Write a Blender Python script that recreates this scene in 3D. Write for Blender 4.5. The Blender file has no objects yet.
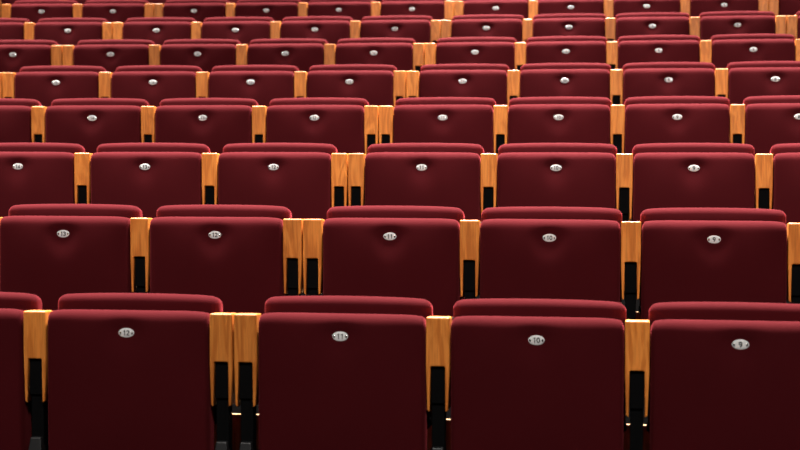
import bpy, bmesh, math, random
from mathutils import Vector, Matrix, Euler

random.seed(4)
scene = bpy.context.scene
COL = scene.collection
PI = math.pi

# ------------------------------------------------------------------ layout
ROW_STEP = 0.95            # from one row to the next
RISE = 0.2267              # each tier rises about this much
LIFT = (0.0, 0.001, 0.004, 0.006, 0.0005, -0.003, -0.001, 0.0, 0.0)
TIER = [RISE * i + LIFT[i] for i in range(9)]
PITCH = 0.5351             # seat centre to seat centre
DOUBLE = 0.0690            # extra where two armrests stand side by side
CX = -4.4685               # centre line of the curved rows
R0 = 1 / 0.0313017598733807
CY = 4.297643434308546 - R0
DISC_Z = 0.505             # number plate above the tier floor
CAM_Z = DISC_Z + 0.4713
# angle of the first listed seat of each row, number of that seat
ROWS = [(0.1162770, 12), (0.1005819, 13), (0.0855049, 14), (0.0863592, 14), (0.0727821, 15),
        (0.0574952, 16), (0.0593170, 16), (0.0471143, 17)]
# seats built in each row: (highest number on the left, lowest on the right)
SPAN = [(14, 8), (14, 7), (15, 7), (16, 7), (16, 7), (16, 7), (17, 7), (17, 7), (17, 9)]
DOUBLES = (16, 12, 8)      # paired armrests stand to the right of these numbers


# ------------------------------------------------------------------ materials
def new_mat(name):
    m = bpy.data.materials.new(name)
    m.use_nodes = True
    nt = m.node_tree
    b = nt.nodes['Principled BSDF']
    return m, nt, b


def fabric_mat():
    m, nt, b = new_mat('burgundy_wool')
    N, L = nt.nodes, nt.links
    tc = N.new('ShaderNodeTexCoord')
    n1 = N.new('ShaderNodeTexNoise')
    n1.inputs['Scale'].default_value = 420
    n1.inputs['Detail'].default_value = 3
    n2 = N.new('ShaderNodeTexNoise')
    n2.inputs['Scale'].default_value = 7
    n2.inputs['Detail'].default_value = 4
    mix = N.new('ShaderNodeMix')
    mix.data_type = 'RGBA'
    mix.inputs[6].default_value = FAB_A
    mix.inputs[7].default_value = FAB_B
    add = N.new('ShaderNodeMath')
    add.operation = 'ADD'
    add.use_clamp = True
    half = N.new('ShaderNodeMath')
    half.operation = 'MULTIPLY'
    half.inputs[1].default_value = 0.5
    half2 = N.new('ShaderNodeMath')
    half2.operation = 'MULTIPLY'
    half2.inputs[1].default_value = 0.5
    L.new(tc.outputs['Object'], n1.inputs['Vector'])
    L.new(tc.outputs['Object'], n2.inputs['Vector'])
    L.new(n1.outputs['Fac'], half.inputs[0])
    L.new(n2.outputs['Fac'], half2.inputs[0])
    L.new(half.outputs[0], add.inputs[0])
    L.new(half2.outputs[0], add.inputs[1])
    L.new(add.outputs[0], mix.inputs[0])
    L.new(mix.outputs[2], b.inputs['Base Color'])
    b.inputs['Roughness'].default_value = 0.9
    b.inputs['Specular IOR Level'].default_value = 0.04
    b.inputs['Sheen Weight'].default_value = 0.16
    b.inputs['Sheen Roughness'].default_value = 0.40
    b.inputs['Sheen Tint'].default_value = (1.0, 0.12, 0.15, 1)
    bump = N.new('ShaderNodeBump')
    bump.inputs['Strength'].default_value = 0.25
    bump.inputs['Distance'].default_value = 0.0012
    L.new(n1.outputs['Fac'], bump.inputs['Height'])
    L.new(bump.outputs[0], b.inputs['Normal'])
    return m


def wood_mat(name, c0, c1, c2, rough=0.38, coat=0.25):
    m, nt, b = new_mat(name)
    N, L = nt.nodes, nt.links
    tc = N.new('ShaderNodeTexCoord')
    info = N.new('ShaderNodeObjectInfo')
    off = N.new('ShaderNodeVectorMath')
    off.operation = 'SCALE'
    off.inputs[0].default_value = (3.1, 1.7, 2.3)
    L.new(info.outputs['Random'], off.inputs['Scale'])
    vadd = N.new('ShaderNodeVectorMath')
    vadd.operation = 'ADD'
    L.new(tc.outputs['Object'], vadd.inputs[0])
    L.new(off.outputs[0], vadd.inputs[1])
    mp = N.new('ShaderNodeMapping')
    mp.inputs['Scale'].default_value = (14, 14, 2.2)
    L.new(vadd.outputs[0], mp.inputs['Vector'])
    n = N.new('ShaderNodeTexNoise')
    n.inputs['Scale'].default_value = 1.6
    n.inputs['Detail'].default_value = 5
    n.inputs['Distortion'].default_value = 0.6
    L.new(mp.outputs[0], n.inputs['Vector'])
    w = N.new('ShaderNodeMath')                 # growth rings through the noise field
    w.operation = 'MULTIPLY'
    w.inputs[1].default_value = 30
    L.new(n.outputs['Fac'], w.inputs[0])
    s = N.new('ShaderNodeMath')
    s.operation = 'SINE'
    L.new(w.outputs[0], s.inputs[0])
    r = N.new('ShaderNodeMapRange')
    r.inputs['From Min'].default_value = -1
    r.inputs['From Max'].default_value = 1
    L.new(s.outputs[0], r.inputs['Value'])
    ramp = N.new('ShaderNodeValToRGB')
    ramp.color_ramp.elements[0].color = c0
    ramp.color_ramp.elements[1].color = c2
    e = ramp.color_ramp.elements.new(0.45)
    e.color = c1
    L.new(r.outputs[0], ramp.inputs[0])
    mp2 = N.new('ShaderNodeMapping')
    mp2.inputs['Scale'].default_value = (260, 260, 9)
    L.new(vadd.outputs[0], mp2.inputs['Vector'])
    pores = N.new('ShaderNodeTexNoise')
    pores.inputs['Scale'].default_value = 1
    pores.inputs['Detail'].default_value = 2
    L.new(mp2.outputs[0], pores.inputs['Vector'])
    pr = N.new('ShaderNodeMapRange')
    pr.inputs['From Min'].default_value = 0.3
    pr.inputs['From Max'].default_value = 0.6
    pr.inputs['To Min'].default_value = 0.78
    pr.inputs['To Max'].default_value = 1.0
    L.new(pores.outputs['Fac'], pr.inputs['Value'])
    tone = N.new('ShaderNodeMapRange')          # boards differ a little in tone
    tone.inputs['To Min'].default_value = 0.82
    tone.inputs['To Max'].default_value = 1.1
    L.new(info.outputs['Random'], tone.inputs['Value'])
    mul = N.new('ShaderNodeMath')
    mul.operation = 'MULTIPLY'
    L.new(pr.outputs[0], mul.inputs[0])
    L.new(tone.outputs[0], mul.inputs[1])
    sc = N.new('ShaderNodeVectorMath')
    sc.operation = 'SCALE'
    L.new(ramp.outputs[0], sc.inputs[0])
    L.new(mul.outputs[0], sc.inputs['Scale'])
    L.new(sc.outputs[0], b.inputs['Base Color'])
    b.inputs['Roughness'].default_value = rough
    b.inputs['Coat Weight'].default_value = coat
    b.inputs['Coat Roughness'].default_value = 0.3
    return m


def plain_mat(name, col, rough=0.5, metal=0.0, spec=0.5, noise=0.0, nscale=40):
    m, nt, b = new_mat(name)
    N, L = nt.nodes, nt.links
    b.inputs['Roughness'].default_value = rough
    b.inputs['Metallic'].default_value = metal
    b.inputs['Specular IOR Level'].default_value = spec
    tc = N.new('ShaderNodeTexCoord')
    n = N.new('ShaderNodeTexNoise')
    n.inputs['Scale'].default_value = nscale
    n.inputs['Detail'].default_value = 4
    L.new(tc.outputs['Object'], n.inputs['Vector'])
    mix = N.new('ShaderNodeMix')
    mix.data_type = 'RGBA'
    mix.inputs[6].default_value = tuple(c * (1 - noise) for c in col) + (1,)
    mix.inputs[7].default_value = tuple(c * (1 + noise) for c in col) + (1,)
    L.new(n.outputs['Fac'], mix.inputs[0])
    L.new(mix.outputs[2], b.inputs['Base Color'])
    return m


FAB_A = (0.037, 0.0027, 0.0040, 1)
FAB_B = (0.053, 0.0040, 0.0058, 1)
M_FAB = fabric_mat()
M_WOOD = wood_mat('honey_oak', (0.53, 0.150, 0.019, 1), (0.62, 0.19, 0.027, 1), (0.71, 0.235, 0.038, 1), 0.42, 0.10)
M_RISER = wood_mat('dark_wood_riser', (0.17, 0.072, 0.024, 1), (0.23, 0.10, 0.036, 1), (0.29, 0.13, 0.048, 1), 0.4, 0.2)
M_FLOOR = plain_mat('black_carpet', (0.0010, 0.0009, 0.0009), 1.0, 0.0, 0.0, 0.3, 300)
M_FLOOR.node_tree.nodes['Principled BSDF'].inputs['IOR'].default_value = 1.0
M_NOSE = wood_mat('pale_step_edge', (0.42, 0.25, 0.12, 1), (0.50, 0.31, 0.16, 1), (0.58, 0.38, 0.21, 1), 0.35, 0.3)
M_STEEL = plain_mat('black_steel', (0.0016, 0.0016, 0.0018), 0.8, 0.0, 0.06, 0.15)
M_COVER = plain_mat('charcoal_plastic', (0.012, 0.0122, 0.013), 0.36, 0.0, 0.5, 0.15)
M_PLATE = plain_mat('white_enamel_plate', (0.66, 0.66, 0.655), 0.35, 0.0, 0.5, 0.06, 160)
M_SCREW = plain_mat('bright_screw', (0.75, 0.74, 0.72), 0.22, 1.0, 0.5, 0.05)
M_DOT = plain_mat('dark_screw_dot', (0.05, 0.045, 0.04), 0.5, 0.3, 0.5, 0.05)
M_INK = plain_mat('black_ink', (0.012, 0.014, 0.015), 0.5, 0.0, 0.4, 0.05)


# ------------------------------------------------------------------ mesh helpers
def link_mesh(name, bm, mats, parent=None, smooth=True):
    me = bpy.data.meshes.new(name)
    bm.normal_update()
    bm.to_mesh(me)
    bm.free()
    for m in (mats if isinstance(mats, (list, tuple)) else [mats]):
        me.materials.append(m)
    if smooth:
        for p in me.polygons:
            p.use_smooth = True
    o = bpy.data.objects.new(name, me)
    COL.objects.link(o)
    o.parent = parent
    return o


def spaced(half, r, n_round, n_flat):
    """grid lines along an axis: dense over the rounded ends, even between"""
    a = [-half + r * (1 - math.cos(i / n_round * PI / 2)) for i in range(n_round)]
    b = [-half + r + (2 * half - 2 * r) * i / n_flat for i in range(n_flat + 1)]
    return a + b + [-v for v in reversed(a)]


def soft_box(w, d, h, rx, ry, rz, shape, nf=(22, 2, 22), flat_bottom=False):
    """upholstered slab: a box whose edges round over by rx, ry, rz; shape(p, q) then moves each point"""
    bm = bmesh.new()
    hx, hy, hz = w / 2, d / 2, h / 2
    ax = spaced(hx, rx, 5, nf[0])
    ay = spaced(hy, ry, 5, nf[1])
    az = spaced(hz, rz, 6, nf[2])
    cache = {}

    def vert(i, j, k):
        key = (i, j, k)
        if key in cache:
            return cache[key]
        p = Vector((ax[i], ay[j], az[k]))
        q = Vector((max(-hx + rx, min(hx - rx, p.x)), max(-hy + ry, min(hy - ry, p.y)), max(-hz + rz, min(hz - rz, p.z))))
        e = Vector(((p.x - q.x) / rx, (p.y - q.y) / ry, (p.z - q.z) / rz))
        if e.length > 1e-9:
            # map the cube corner to the sphere, keeping faces on the box
            m = max(abs(e.x), abs(e.y), abs(e.z))
            e = e.normalized() * m
            p = q + Vector((e.x * rx, e.y * ry, e.z * rz))
        cache[key] = bm.verts.new(shape(p))
        return cache[key]
    nx, ny, nz = len(ax) - 1, len(ay) - 1, len(az) - 1
    for j0 in (0, ny):
        for i in range(nx):
            for k in range(nz):
                f = [vert(i, j0, k), vert(i + 1, j0, k), vert(i + 1, j0, k + 1), vert(i, j0, k + 1)]
                bm.faces.new(f if j0 == 0 else f[::-1])
    for i0 in (0, nx):
        for j in range(ny):
            for k in range(nz):
                f = [vert(i0, j, k), vert(i0, j, k + 1), vert(i0, j + 1, k + 1), vert(i0, j + 1, k)]
                bm.faces.new(f if i0 == 0 else f[::-1])
    for k0 in (0, nz):
        for i in range(nx):
            for j in range(ny):
                f = [vert(i, j, k0), vert(i, j + 1, k0), vert(i + 1, j + 1, k0), vert(i + 1, j, k0)]
                bm.faces.new(f if k0 == 0 else f[::-1])
    bmesh.ops.recalc_face_normals(bm, faces=bm.faces)
    return bm


def add_box(bm, x0, x1, y0, y1, z0, z1, bev=0.0, seg=2, taper=None, mat=0):
    vs = [bm.verts.new((x, y, z)) for z in (z0, z1) for y in (y0, y1) for x in (x0, x1)]
    fs = [(0, 1, 5, 4), (1, 3, 7, 5), (3, 2, 6, 7), (2, 0, 4, 6), (4, 5, 7, 6), (0, 2, 3, 1)]
    faces = [bm.faces.new([vs[i] for i in f]) for f in fs]
    for f in faces:
        f.material_index = mat
    if taper:
        cx = (x0 + x1) / 2
        for v in vs[:4]:
            v.co.x = cx + (v.co.x - cx) * taper
    if bev:
        edges = list({e for f in faces for e in f.edges})
        bmesh.ops.bevel(bm, geom=edges, offset=bev, segments=seg, affect='EDGES', profile=0.5)
    return vs


def add_disc(bm, cx, cz, y_back, y_front, rx, rz, n=40, edge=0.0015, mat=0):
    """oval plate lying in the xz plane, facing -y, with a small rolled edge"""
    rings = []
    for (y, s) in ((y_back, 1.0), (y_front + edge * 0.5, 1.0), (y_front, 1 - edge / rx), (y_front - edge * 0.25, 0.5)):
        ring = [bm.verts.new((cx + rx * s * math.cos(2 * PI * i / n), y, cz + rz * s * math.sin(2 * PI * i / n))) for i in range(n)]
        rings.append(ring)
    for a, b in zip(rings, rings[1:]):
        for i in range(n):
            f = bm.faces.new([a[i], a[(i + 1) % n], b[(i + 1) % n], b[i]])
            f.material_index = mat
    f = bm.faces.new(rings[-1])
    f.material_index = mat
    f = bm.faces.new(rings[0][::-1])
    f.material_index = mat


def add_tube_x(bm, x0, x1, y, z, r, n=16):
    a = [bm.verts.new((x0, y + r * math.cos(2 * PI * i / n), z + r * math.sin(2 * PI * i / n))) for i in range(n)]
    b = [bm.verts.new((x1, y + r * math.cos(2 * PI * i / n), z + r * math.sin(2 * PI * i / n))) for i in range(n)]
    for i in range(n):
        bm.faces.new([a[i], a[(i + 1) % n], b[(i + 1) % n], b[i]])
    bm.faces.new(a[::-1])
    bm.faces.new(b)


# ------------------------------------------------------------------ one auditorium seat
SEAT_W, SEAT_D, SEAT_H = 0.466, 0.086, 0.45
SEAT_TOP = DISC_Z + 0.0590
PLATE_Y = 0.0080            # the plate sits at the bottom of its dimple


def seat_shape(p):
    x, y, z = p
    if y < 0:
        u = x / (SEAT_W / 2)
        v = z / (SEAT_H / 2)
        crown = 0.014 * max(0.0, 1 - abs(u) ** 3) * max(0.0, 1 - v * v * abs(v))
        dz = z - (DISC_Z - (SEAT_TOP - SEAT_H / 2))
        rr = (x / 0.044) ** 2 + (dz / (0.026 if dz > 0 else 0.060)) ** 2
        dim = 0.0100 * min(1.0, 1.28 * math.exp(-rr * 1.1))
        k = min(1.0, -y / (SEAT_D / 2))
        y = y + k * (-crown + dim)
    t = max(0.0, z / (SEAT_H / 2))
    z -= t * t * (0.008 * abs(x / (SEAT_W / 2)) ** 10 + 0.16 * max(0.0, y + 0.012))      # the top edge drops a little at its ends
    return Vector((x, y, z))


def make_seat():
    root = bpy.data.objects.new('auditorium_seat', None)
    COL.objects.link(root)
    root.empty_display_size = 0.1
    # folded-up seat, its upholstered underside towards the stage
    cush = link_mesh('seat_cushion', soft_box(SEAT_W, SEAT_D, SEAT_H, 0.013, 0.025, 0.029, seat_shape, (30, 2, 36)), M_FAB, root)
    cush.location = (0, SEAT_D / 2 + 0.010, SEAT_TOP - SEAT_H / 2)
    # backrest standing behind it, a hand's breadth taller
    BW, BD, BH = 0.477, 0.075, 0.37

    def back_shape(p):
        x, y, z = p
        u = x / (BW / 2)
        z2 = z + (0.005 * (1 - u * u) - 0.005 * abs(u) ** 10 - 0.16 * max(0.0, p.y + 0.012) if z > 0 else 0)
        return Vector((x, y - (0.008 * (1 - abs(u) ** 3) * (1 - (z / (BH / 2)) ** 4) if y < 0 else 0), z2))
    back = link_mesh('backrest', soft_box(BW, BD, BH, 0.024, 0.024, 0.021, back_shape, (26, 2, 16)), M_FAB, root)
    back.location = (0, 0.108 + BD / 2, SEAT_TOP + 0.0345 - BH / 2)
    # steel bar that carries seat and backrest between the two standards
    bm = bmesh.new()
    add_tube_x(bm, -0.2415, 0.2415, 0.108, 0.26, 0.012)
    for s in (-1, 1):
        add_box(bm, s * 0.205 - 0.006, s * 0.205 + 0.006, 0.085, 0.150, 0.235, 0.30, 0.003)
    link_mesh('support_bar', bm, M_STEEL, root, False)
    # bright hinge plates at both ends, between backrest and armrest
    for s in (-1, 1):
        bm = bmesh.new()
        add_box(bm, s * 0.2375 - 0.0022, s * 0.2375 + 0.0022, 0.098, 0.122, SEAT_TOP - 0.075, SEAT_TOP - 0.014, 0.001)
        h = link_mesh('hinge_plate', bm, M_COVER, root, False)
        h['label'] = 'grey metal hinge plate'
    return root


def make_plate(parent):
    bm = bmesh.new()
    add_disc(bm, 0, 0, 0.0030, -0.0005, 0.0224, 0.0133, 44)
    for s in (-1, 1):
        add_disc(bm, s * 0.0166, 0.0008, 0.0, -0.0022, 0.0030, 0.0030, 14, 0.0008, 1)
        add_disc(bm, s * 0.0166, -0.0032, 0.0, -0.0012, 0.0021, 0.0014, 12, 0.0004, 2)  # small dark oval just below each screw head
    p = link_mesh('number_plate', bm, [M_PLATE, M_SCREW, M_DOT], parent)
    p['label'] = 'white oval number plate'
    p.location = (0, PLATE_Y + 0.0018, DISC_Z - 0.002)
    return p


NUM_MESH = {}


def arc_pts(cx, cz, rx, rz, a0, a1, n=10):
    return [(cx + rx * math.cos(math.radians(a0 + (a1 - a0) * i / n)), cz + rz * math.sin(math.radians(a0 + (a1 - a0) * i / n))) for i in range(n + 1)]


# strokes of the digits in a box 0.6 wide and 1 tall
DIGITS = {
    '0': [arc_pts(0.3, 0.5, 0.25, 0.43, 90, 450, 24)],
    '1': [[(0.17, 0.78), (0.36, 0.93), (0.36, 0.0)]],
    '2': [arc_pts(0.29, 0.68, 0.23, 0.25, 170, -30, 10) + [(0.07, 0.07), (0.56, 0.07)]],
    '3': [arc_pts(0.27, 0.70, 0.22, 0.23, 160, -90, 10), arc_pts(0.27, 0.27, 0.25, 0.20, 90, -160, 10)],
    '4': [[(0.42, 0.0), (0.42, 0.93), (0.05, 0.27), (0.58, 0.27)]],
    '5': [[(0.52, 0.93), (0.14, 0.93), (0.10, 0.55)] + arc_pts(0.28, 0.33, 0.25, 0.27, 115, -155, 12)],
    '6': [arc_pts(0.30, 0.30, 0.24, 0.24, 0, 360, 18), arc_pts(0.42, 0.42, 0.36, 0.52, 95, 190, 8)],
    '7': [[(0.05, 0.93), (0.54, 0.93), (0.22, 0.0)]],
    '8': [arc_pts(0.30, 0.70, 0.21, 0.23, 0, 360, 18), arc_pts(0.30, 0.27, 0.25, 0.22, 0, 360, 18)],
    '9': [arc_pts(0.30, 0.68, 0.24, 0.25, 0, 360, 18), arc_pts(0.17, 0.58, 0.37, 0.52, 10, -85, 8)],
}


def number_mesh(n):
    if n in NUM_MESH:
        return NUM_MESH[n]
    bm = bmesh.new()
    H, T = 0.0142, 0.00140            # height, half stroke width
    txt = str(n)
    adv = 0.0104
    for k, ch in enumerate(txt):
        ox = (k - (len(txt) - 1) / 2) * adv - 0.3 * H
        for st in DIGITS[ch]:
            pts = [Vector((ox + x * H, (z - 0.48) * H)) for x, z in st]
            closed = (pts[0] - pts[-1]).length < 1e-6
            if closed:
                pts = pts[:-1]
            m = len(pts)
            le, ri = [], []
            for i, p in enumerate(pts):
                a = pts[(i - 1) % m] if (i or closed) else p
                c = pts[(i + 1) % m] if (i < m - 1 or closed) else p
                d1 = (p - a).normalized() if (p - a).length > 1e-9 else (c - p).normalized()
                d2 = (c - p).normalized() if (c - p).length > 1e-9 else d1
                t = d1 + d2
                t = t.normalized() if t.length > 1e-6 else d1
                w = T / max(0.55, t.dot(d1))
                nx, nz = -t.y * w, t.x * w
                le.append((p.x + nx, p.y + nz))
                ri.append((p.x - nx, p.y - nz))
            yf, yb = -0.0005, 0.0004
            q = [[bm.verts.new((x, y, z)) for x, z in side] for side in (le, ri) for y in (yf, yb)]
            lf, lb, rf, rb = q
            for i in range(m if closed else m - 1):
                j = (i + 1) % m
                bm.faces.new([lf[i], rf[i], rf[j], lf[j]])
                bm.faces.new([lb[i], lb[j], rb[j], rb[i]])
                bm.faces.new([lf[i], lf[j], lb[j], lb[i]])
                bm.faces.new([rf[i], rb[i], rb[j], rf[j]])
            if not closed:
                bm.faces.new([lf[0], lb[0], rb[0], rf[0]])
                bm.faces.new([lf[-1], rf[-1], rb[-1], lb[-1]])
    bmesh.ops.recalc_face_normals(bm, faces=bm.faces)
    me = bpy.data.meshes.new('numeral')
    bm.to_mesh(me)
    bm.free()
    me.materials.append(M_INK)
    NUM_MESH[n] = me
    return me


# ------------------------------------------------------------------ one armrest on its standard
ARM_W = 0.0650
ARM_TOP = DISC_Z + 0.0545
SLOT_TOP = DISC_Z - 0.0800
LEG_END = DISC_Z - 0.2030
ARM_D = 0.30


def arm_mesh():
    """U-shaped wooden arm: a solid head, two thin tapering cheeks around a slot; outline in xz swept back in y"""
    bm = bmesh.new()
    hw = ARM_W / 2
    sl = 0.0195            # half width of the slot
    foot = hw - 0.0035     # cheeks lean in towards their feet
    r = 0.005
    out = []

    def arc(cx, cz, rad, a0, a1, n=5):
        for i in range(n + 1):
            a = a0 + (a1 - a0) * i / n
            out.append((cx + rad * math.cos(a), cz + rad * math.sin(a)))
    arc(hw - r, ARM_TOP - r, r, 0, PI / 2)
    arc(-hw + r, ARM_TOP - r, r, PI / 2, PI)
    out.append((-hw, SLOT_TOP))
    fr = 0.004
    out.append((-foot, LEG_END + fr))
    out.append((-foot + fr, LEG_END))
    out.append((-sl - 0.001, LEG_END))
    arc(-sl + 0.004, SLOT_TOP - 0.004, 0.004, PI, PI / 2, 4)
    arc(sl - 0.004, SLOT_TOP - 0.004, 0.004, PI / 2, 0, 4)
    out.append((sl + 0.001, LEG_END))
    out.append((foot - fr, LEG_END))
    out.append((foot, LEG_END + fr))
    out.append((hw, SLOT_TOP))
    n = len(out)

    def section(y, inset, sink):
        vs = []
        for i, (x, z) in enumerate(out):
            px, pz = out[i - 1]
            qx, qz = out[(i + 1) % n]
            t = Vector((qx - px, qz - pz)).normalized()
            nx, nz = t.y, -t.x          # outline runs anticlockwise: this points outwards
            x2, z2 = x - nx * inset, z - nz * inset
            if sink and z > SLOT_TOP:   # the top slopes down towards the back of the seat
                z2 -= sink * (z - SLOT_TOP) / (ARM_TOP - SLOT_TOP)
            vs.append(bm.verts.new((x2, y, z2)))
        return vs
    secs = [section(y, i, s) for (y, i, s) in (
        (0.000, 0.0034, 0.0012), (0.0007, 0.0016, 0.0004), (0.0022, 0.0005, 0.0), (0.0050, 0.0, 0.0),
        (0.060, 0.0, 0.003), (0.085, 0.0065, 0.005), (0.16, 0.0065, 0.014), (ARM_D - 0.006, 0.0065, 0.040), (ARM_D, 0.009, 0.042))]
    for a, b in zip(secs, secs[1:]):
        for i in range(n):
            bm.faces.new([a[i], a[(i + 1) % n], b[(i + 1) % n], b[i]])
    for sec in (secs[0], secs[-1]):         # head and the two cheeks of each end
        bm.faces.new([sec[i] for i in list(range(0, 13)) + list(range(16, 26)) + [29]])
        bm.faces.new([sec[i] for i in (12, 13, 14, 15, 16)])
        bm.faces.new([sec[i] for i in (25, 26, 27, 28, 29)])
    bmesh.ops.recalc_face_normals(bm, faces=bm.faces)
    return bm


def make_arm():
    root = bpy.data.objects.new('armrest_standard', None)
    COL.objects.link(root)
    root.empty_display_size = 0.1
    a = link_mesh('wooden_arm', arm_mesh(), M_WOOD, root, False)
    a.data.polygons.foreach_set('use_smooth', [len(p.vertices) == 4 and abs(p.normal.y) < 0.9 for p in a.data.polygons])
    a.location = (0, 0.016, 0)
    a['label'] = 'honey-coloured wooden arm with a slotted front'
    bm = bmesh.new()
    add_box(bm, -0.0190, 0.0190, 0.028, 0.085, LEG_END + 0.02, SLOT_TOP - 0.0012, 0.002)
    add_box(bm, -0.0178, 0.0178, 0.036, 0.078, 0.004, LEG_END + 0.03, 0.002)
    st = link_mesh('steel_upright', bm, M_STEEL, root, False)
    st['label'] = 'black steel upright'
    bm = bmesh.new()     # moulded hinge cover low on the upright, wider towards its foot
    vs = add_box(bm, -0.0215, 0.0215, 0.006, 0.050, 0.145, 0.202, 0.0)
    for v in vs[4:]:
        v.co.x *= 0.70
        v.co.y += 0.012 if v.co.y < 0.03 else 0
    bmesh.ops.bevel(bm, geom=list(bm.edges), offset=0.003, segments=2, affect='EDGES', profile=0.5)
    add_box(bm, -0.0245, 0.0245, 0.000, 0.056, 0.126, 0.144, 0.003)
    link_mesh('hinge_cover', bm, M_COVER, root, False)
    bm = bmesh.new()
    add_box(bm, -0.030, 0.030, 0.02, 0.26, 0.0, 0.007, 0.002)
    link_mesh('floor_plate', bm, M_STEEL, root, False)
    return root


# ------------------------------------------------------------------ copies
def copy_thing(src):
    r = src.copy()
    COL.objects.link(r)
    for ch in src.children:
        c = ch.copy()
        COL.objects.link(c)
        c.parent = r
        for g in ch.children:
            d = g.copy()
            COL.objects.link(d)
            d.parent = c
    return r


def place(o, row, theta, extra=0.0):
    R = R0 + row * ROW_STEP - 0.011 + extra
    o.location = (CX + R * math.sin(theta), CY + R * math.cos(theta), TIER[row])
    o.rotation_euler = (0, 0, -theta)


ROW_NAME = ['nearest row', 'second row up', 'third row up', 'fourth row up',
            'fifth row up', 'sixth row up', 'seventh row up',
            'eighth row up', 'farthest row at the very top']
ORD = ['first', 'second', 'third', 'fourth', 'fifth', 'sixth']


def along(row, number):
    """arc length of a seat in its row, from the paired armrests to the right of seat 12"""
    s = (11.5 - number) * PITCH
    s += DOUBLE * (sum(1 for d in DOUBLES if number < d) - 1.5)
    return s


def seat_label(row, n):
    if row <= 3:
        return 'dark red folded auditorium seat with plate %d, %s' % (n, ROW_NAME[row])
    if row == 8:
        side = ('%s seat left of' % ORD[n - 12]) if n >= 12 else ('%s seat right of' % ORD[11 - n])
        return 'red seat in %s, %s paired armrests' % (ROW_NAME[row], side)
    if n >= 12:
        w = '%s left of the middle paired armrests' % ORD[n - 12]
    else:
        w = '%s right of the middle paired armrests' % ORD[11 - n]
    return 'folded red seat in the %s, %s' % (ROW_NAME[row], w)


def arm_label(row, n, side):
    """the armrest to the right of seat n; side 'l' or 'r' where two stand together"""
    if side:
        lr = 'left' if side == 'l' else 'right'
        if row <= 3:
            return '%s one of the paired wooden armrests between seats %d and %d, %s' % (lr, n, n - 1, ROW_NAME[row])
        which = {16: 'leftmost', 12: 'middle', 8: 'rightmost'}[n]
        return '%s half of the %s paired wooden armrests, %s' % (lr, which, ROW_NAME[row])
    if row <= 3:
        return 'single wooden armrest on black standard between seats %d and %d, %s' % (n, n - 1, ROW_NAME[row])
    if n > 12:
        return 'single wooden armrest, %s left of the middle pair, %s' % (ORD[n - 13], ROW_NAME[row])
    return 'single wooden armrest, %s right of the middle pair, %s' % (ORD[11 - n], ROW_NAME[row])


seat0 = make_seat()
plate0 = make_plate(seat0)
num0 = bpy.data.objects.new('numeral', number_mesh(SPAN[0][0]))
COL.objects.link(num0)
num0.parent = plate0
num0.location = (0, -0.0011, 0)
num0['label'] = 'black numeral'
arm0 = make_arm()
used_seat = used_arm = False

for row in range(9):
    R = R0 + row * ROW_STEP
    if row < 8:
        th0, n0 = ROWS[row]
    else:                       # continues the drift of the rows in front
        th0, n0 = ROWS[7][0] - 0.0095, 17
    base = along(row, n0)
    hi, lo = SPAN[row]
    for n in range(hi, lo - 1, -1):
        th = th0 + (along(row, n) - base) / R
        s = seat0 if not used_seat else copy_thing(seat0)
        used_seat = True
        place(s, row, th)
        s['label'] = seat_label(row, n)
        s['category'] = 'seat'
        s['group'] = 'folded auditorium seats, ' + ROW_NAME[row]
        for ch in s.children:
            if ch.name.startswith('number_plate'):
                for g in ch.children:
                    g.data = number_mesh(n)
            elif ch.name.startswith('seat_cushion'):
                ch.rotation_euler = (math.radians(random.uniform(-0.35, 0.35)), math.radians(random.uniform(-0.15, 0.15)), 0)
        # armrests: to the right of every seat, and left of the first
        spots = []
        half = PITCH / 2
        if n in DOUBLES:
            spots = [(half, 'l'), (half + DOUBLE, 'r')]
        else:
            spots = [(half, '')]
        for off, side in spots:
            a = arm0 if not used_arm else copy_thing(arm0)
            used_arm = True
            place(a, row, th + off / R)
            a['label'] = arm_label(row, n, side)
            a['category'] = 'armrest'
            a['group'] = 'wooden armrests, ' + ROW_NAME[row]
        if n == hi:
            if n + 1 in DOUBLES:
                continue
            a = copy_thing(arm0)
            place(a, row, th - half / R)
            a['label'] = arm_label(row, n + 1, '')
            a['category'] = 'armrest'
            a['group'] = 'wooden armrests, ' + ROW_NAME[row]

# ------------------------------------------------------------------ the stepped floor
STEP_BACK = 0.30               # each riser stands this far behind the plates of the row in front
A0, A1, NA = -0.12, 0.40, 60


def ring_point(R, a, z):
    return (CX + R * math.sin(a), CY + R * math.cos(a), z)


bm = bmesh.new()
prof = [(R0 - 7.0, -RISE), (R0 + STEP_BACK - ROW_STEP, -RISE)]
for k in range(9):
    e = R0 + STEP_BACK + (k - 1) * ROW_STEP
    prof += [(e, TIER[k]), (e + (ROW_STEP if k < 8 else 1.4), TIER[k])]
prof += [(prof[-1][0], -0.5), (R0 - 7.0, -0.5)]
cols = []
for i in range(NA + 1):
    a = A0 + (A1 - A0) * i / NA
    cols.append([bm.verts.new(ring_point(r, a, z)) for r, z in prof])
np_ = len(prof)
for c, d in zip(cols, cols[1:]):
    for j in range(np_):
        bm.faces.new([c[j], d[j], d[(j + 1) % np_], c[(j + 1) % np_]])
bm.faces.new(cols[0])
bm.faces.new(cols[-1][::-1])
bmesh.ops.recalc_face_normals(bm, faces=bm.faces)
for f in bm.faces:             # wooden risers between carpeted treads
    if abs(f.normal.z) < 0.5:
        f.material_index = 1
fl = link_mesh('floor', bm, [M_FLOOR, M_RISER], None, False)
fl['kind'] = 'structure'
fl['label'] = 'dark wooden stepped floor under the rows of seats'

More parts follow.
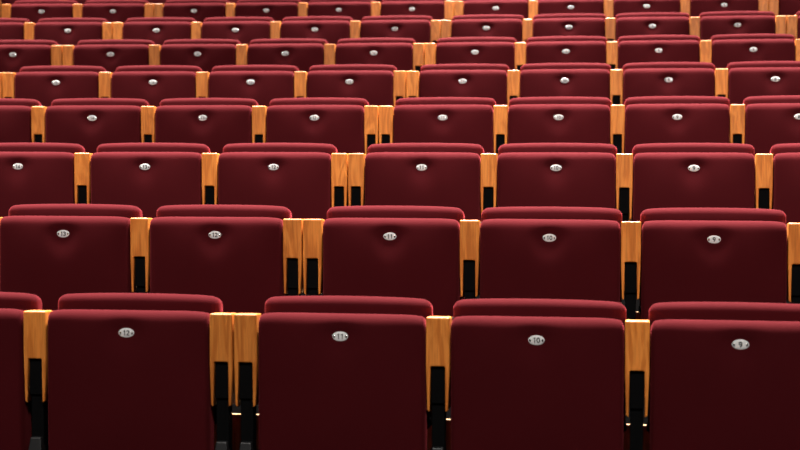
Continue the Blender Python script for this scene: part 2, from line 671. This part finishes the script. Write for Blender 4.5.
for k in range(9):             # pale nosing strip along the edge of each step
    bm = bmesh.new()
    e = R0 + STEP_BACK + (k - 1) * ROW_STEP
    z = TIER[k]
    pr = [(e - 0.004, z - 0.003), (e - 0.004, z + 0.0015), (e + 0.014, z + 0.0015), (e + 0.014, z - 0.0005), (e - 0.0005, z - 0.0005), (e - 0.0005, z - 0.003)]
    cols = []
    for i in range(NA + 1):
        a = A0 + 0.002 + (A1 - A0 - 0.004) * i / NA
        cols.append([bm.verts.new(ring_point(r, a, zz)) for r, zz in pr])
    for c, d in zip(cols, cols[1:]):
        for j in range(len(pr)):
            bm.faces.new([c[j], d[j], d[(j + 1) % len(pr)], c[(j + 1) % len(pr)]])
    bm.faces.new(cols[0])
    bm.faces.new(cols[-1][::-1])
    bmesh.ops.recalc_face_normals(bm, faces=bm.faces)
    t = link_mesh('trim_%d' % (k + 1), bm, M_NOSE, None, False)
    t['kind'] = 'structure'
    t['label'] = 'pale edge strip of the step, ' + ROW_NAME[k]

bm = bmesh.new()
rw = R0 + STEP_BACK + 7 * ROW_STEP + ROW_STEP + 1.4
ins, outs = [], []
for i in range(NA + 1):
    a = A0 + (A1 - A0) * i / NA
    ins.append([bm.verts.new(ring_point(rw, a, z)) for z in (-0.5, 7.9)])
    outs.append([bm.verts.new(ring_point(rw + 0.15, a, z)) for z in (-0.5, 7.9)])
for i in range(NA):
    bm.faces.new([ins[i][0], ins[i + 1][0], ins[i + 1][1], ins[i][1]])
    bm.faces.new([outs[i][0], outs[i][1], outs[i + 1][1], outs[i + 1][0]])
    bm.faces.new([ins[i][1], ins[i + 1][1], outs[i + 1][1], outs[i][1]])
    bm.faces.new([ins[i][0], outs[i][0], outs[i + 1][0], ins[i + 1][0]])
for c, d in ((ins[0], outs[0]), (ins[-1], outs[-1])):
    bm.faces.new([c[0], c[1], d[1], d[0]])
bmesh.ops.recalc_face_normals(bm, faces=bm.faces)
wl = link_mesh('wall_back', bm, M_RISER, None, False)
wl['kind'] = 'structure'
wl['label'] = 'dark wooden wall behind the last row'

# ------------------------------------------------------------------ light of the hall
def lamp(name, x, y, z, power, size, col=(1.0, 0.94, 0.88), target=None, spread=PI):
    d = bpy.data.lights.new(name, 'AREA')
    d.shape = 'DISK'
    d.size = size
    d.energy = power
    d.color = col
    d.spread = spread
    o = bpy.data.objects.new(name, d)
    o.location = (x, y, z)
    if target:
        o.rotation_euler = (Vector(target) - Vector((x, y, z))).to_track_quat('-Z', 'Y').to_euler()
    COL.objects.link(o)
    return o


for y, row_power in ((5.3, (240, 295, 262)), (7.2, (268, 342, 290)), (9.4, (290, 400, 296)), (11.6, (330, 500, 260))):
    for x, p in zip((-2.8, 0.6, 3.8), row_power):
        lamp('ceiling_lamp', x, y, 7.5, p, 1.0, target=(x, y - 0.9, 1.2), spread=math.radians(56))
for x, p in ((-3.5, 64), (0.6, 88), (4.6, 64)):
    lamp('stage_spot', x, -4.0, 8.0, p, 1.0, target=(x * 0.6 + 0.2, 6.6, 1.0), spread=math.radians(66))

w = bpy.data.worlds.new('hall')
scene.world = w
w.use_nodes = True
w.node_tree.nodes['Background'].inputs[0].default_value = (0.9, 0.75, 0.72, 1)
w.node_tree.nodes['Background'].inputs[1].default_value = 0.015

# ------------------------------------------------------------------ camera
cam = bpy.data.cameras.new('camera')
cam.sensor_width = 36.0
cam.lens = 1470 / 800 * 36.0
co = bpy.data.objects.new('camera', cam)
COL.objects.link(co)
co.location = (0, 0, CAM_Z)
co.matrix_world = Matrix.Translation((0, 0, CAM_Z)) @ Matrix.Rotation(PI / 2 - 0.041853, 4, 'X') @ Matrix.Rotation(0.002137, 4, 'Z')
cam.dof.use_dof = True
cam.dof.focus_distance = 5.2
cam.dof.aperture_fstop = cam.lens / 1000 / 0.0145
cam.clip_start = 0.05
scene.camera = co

scene.view_settings.view_transform = 'Standard'
scene.view_settings.look = 'None'
scene.view_settings.gamma = 1
scene.view_settings.use_curve_mapping = False
scene.view_settings.exposure = 0.0
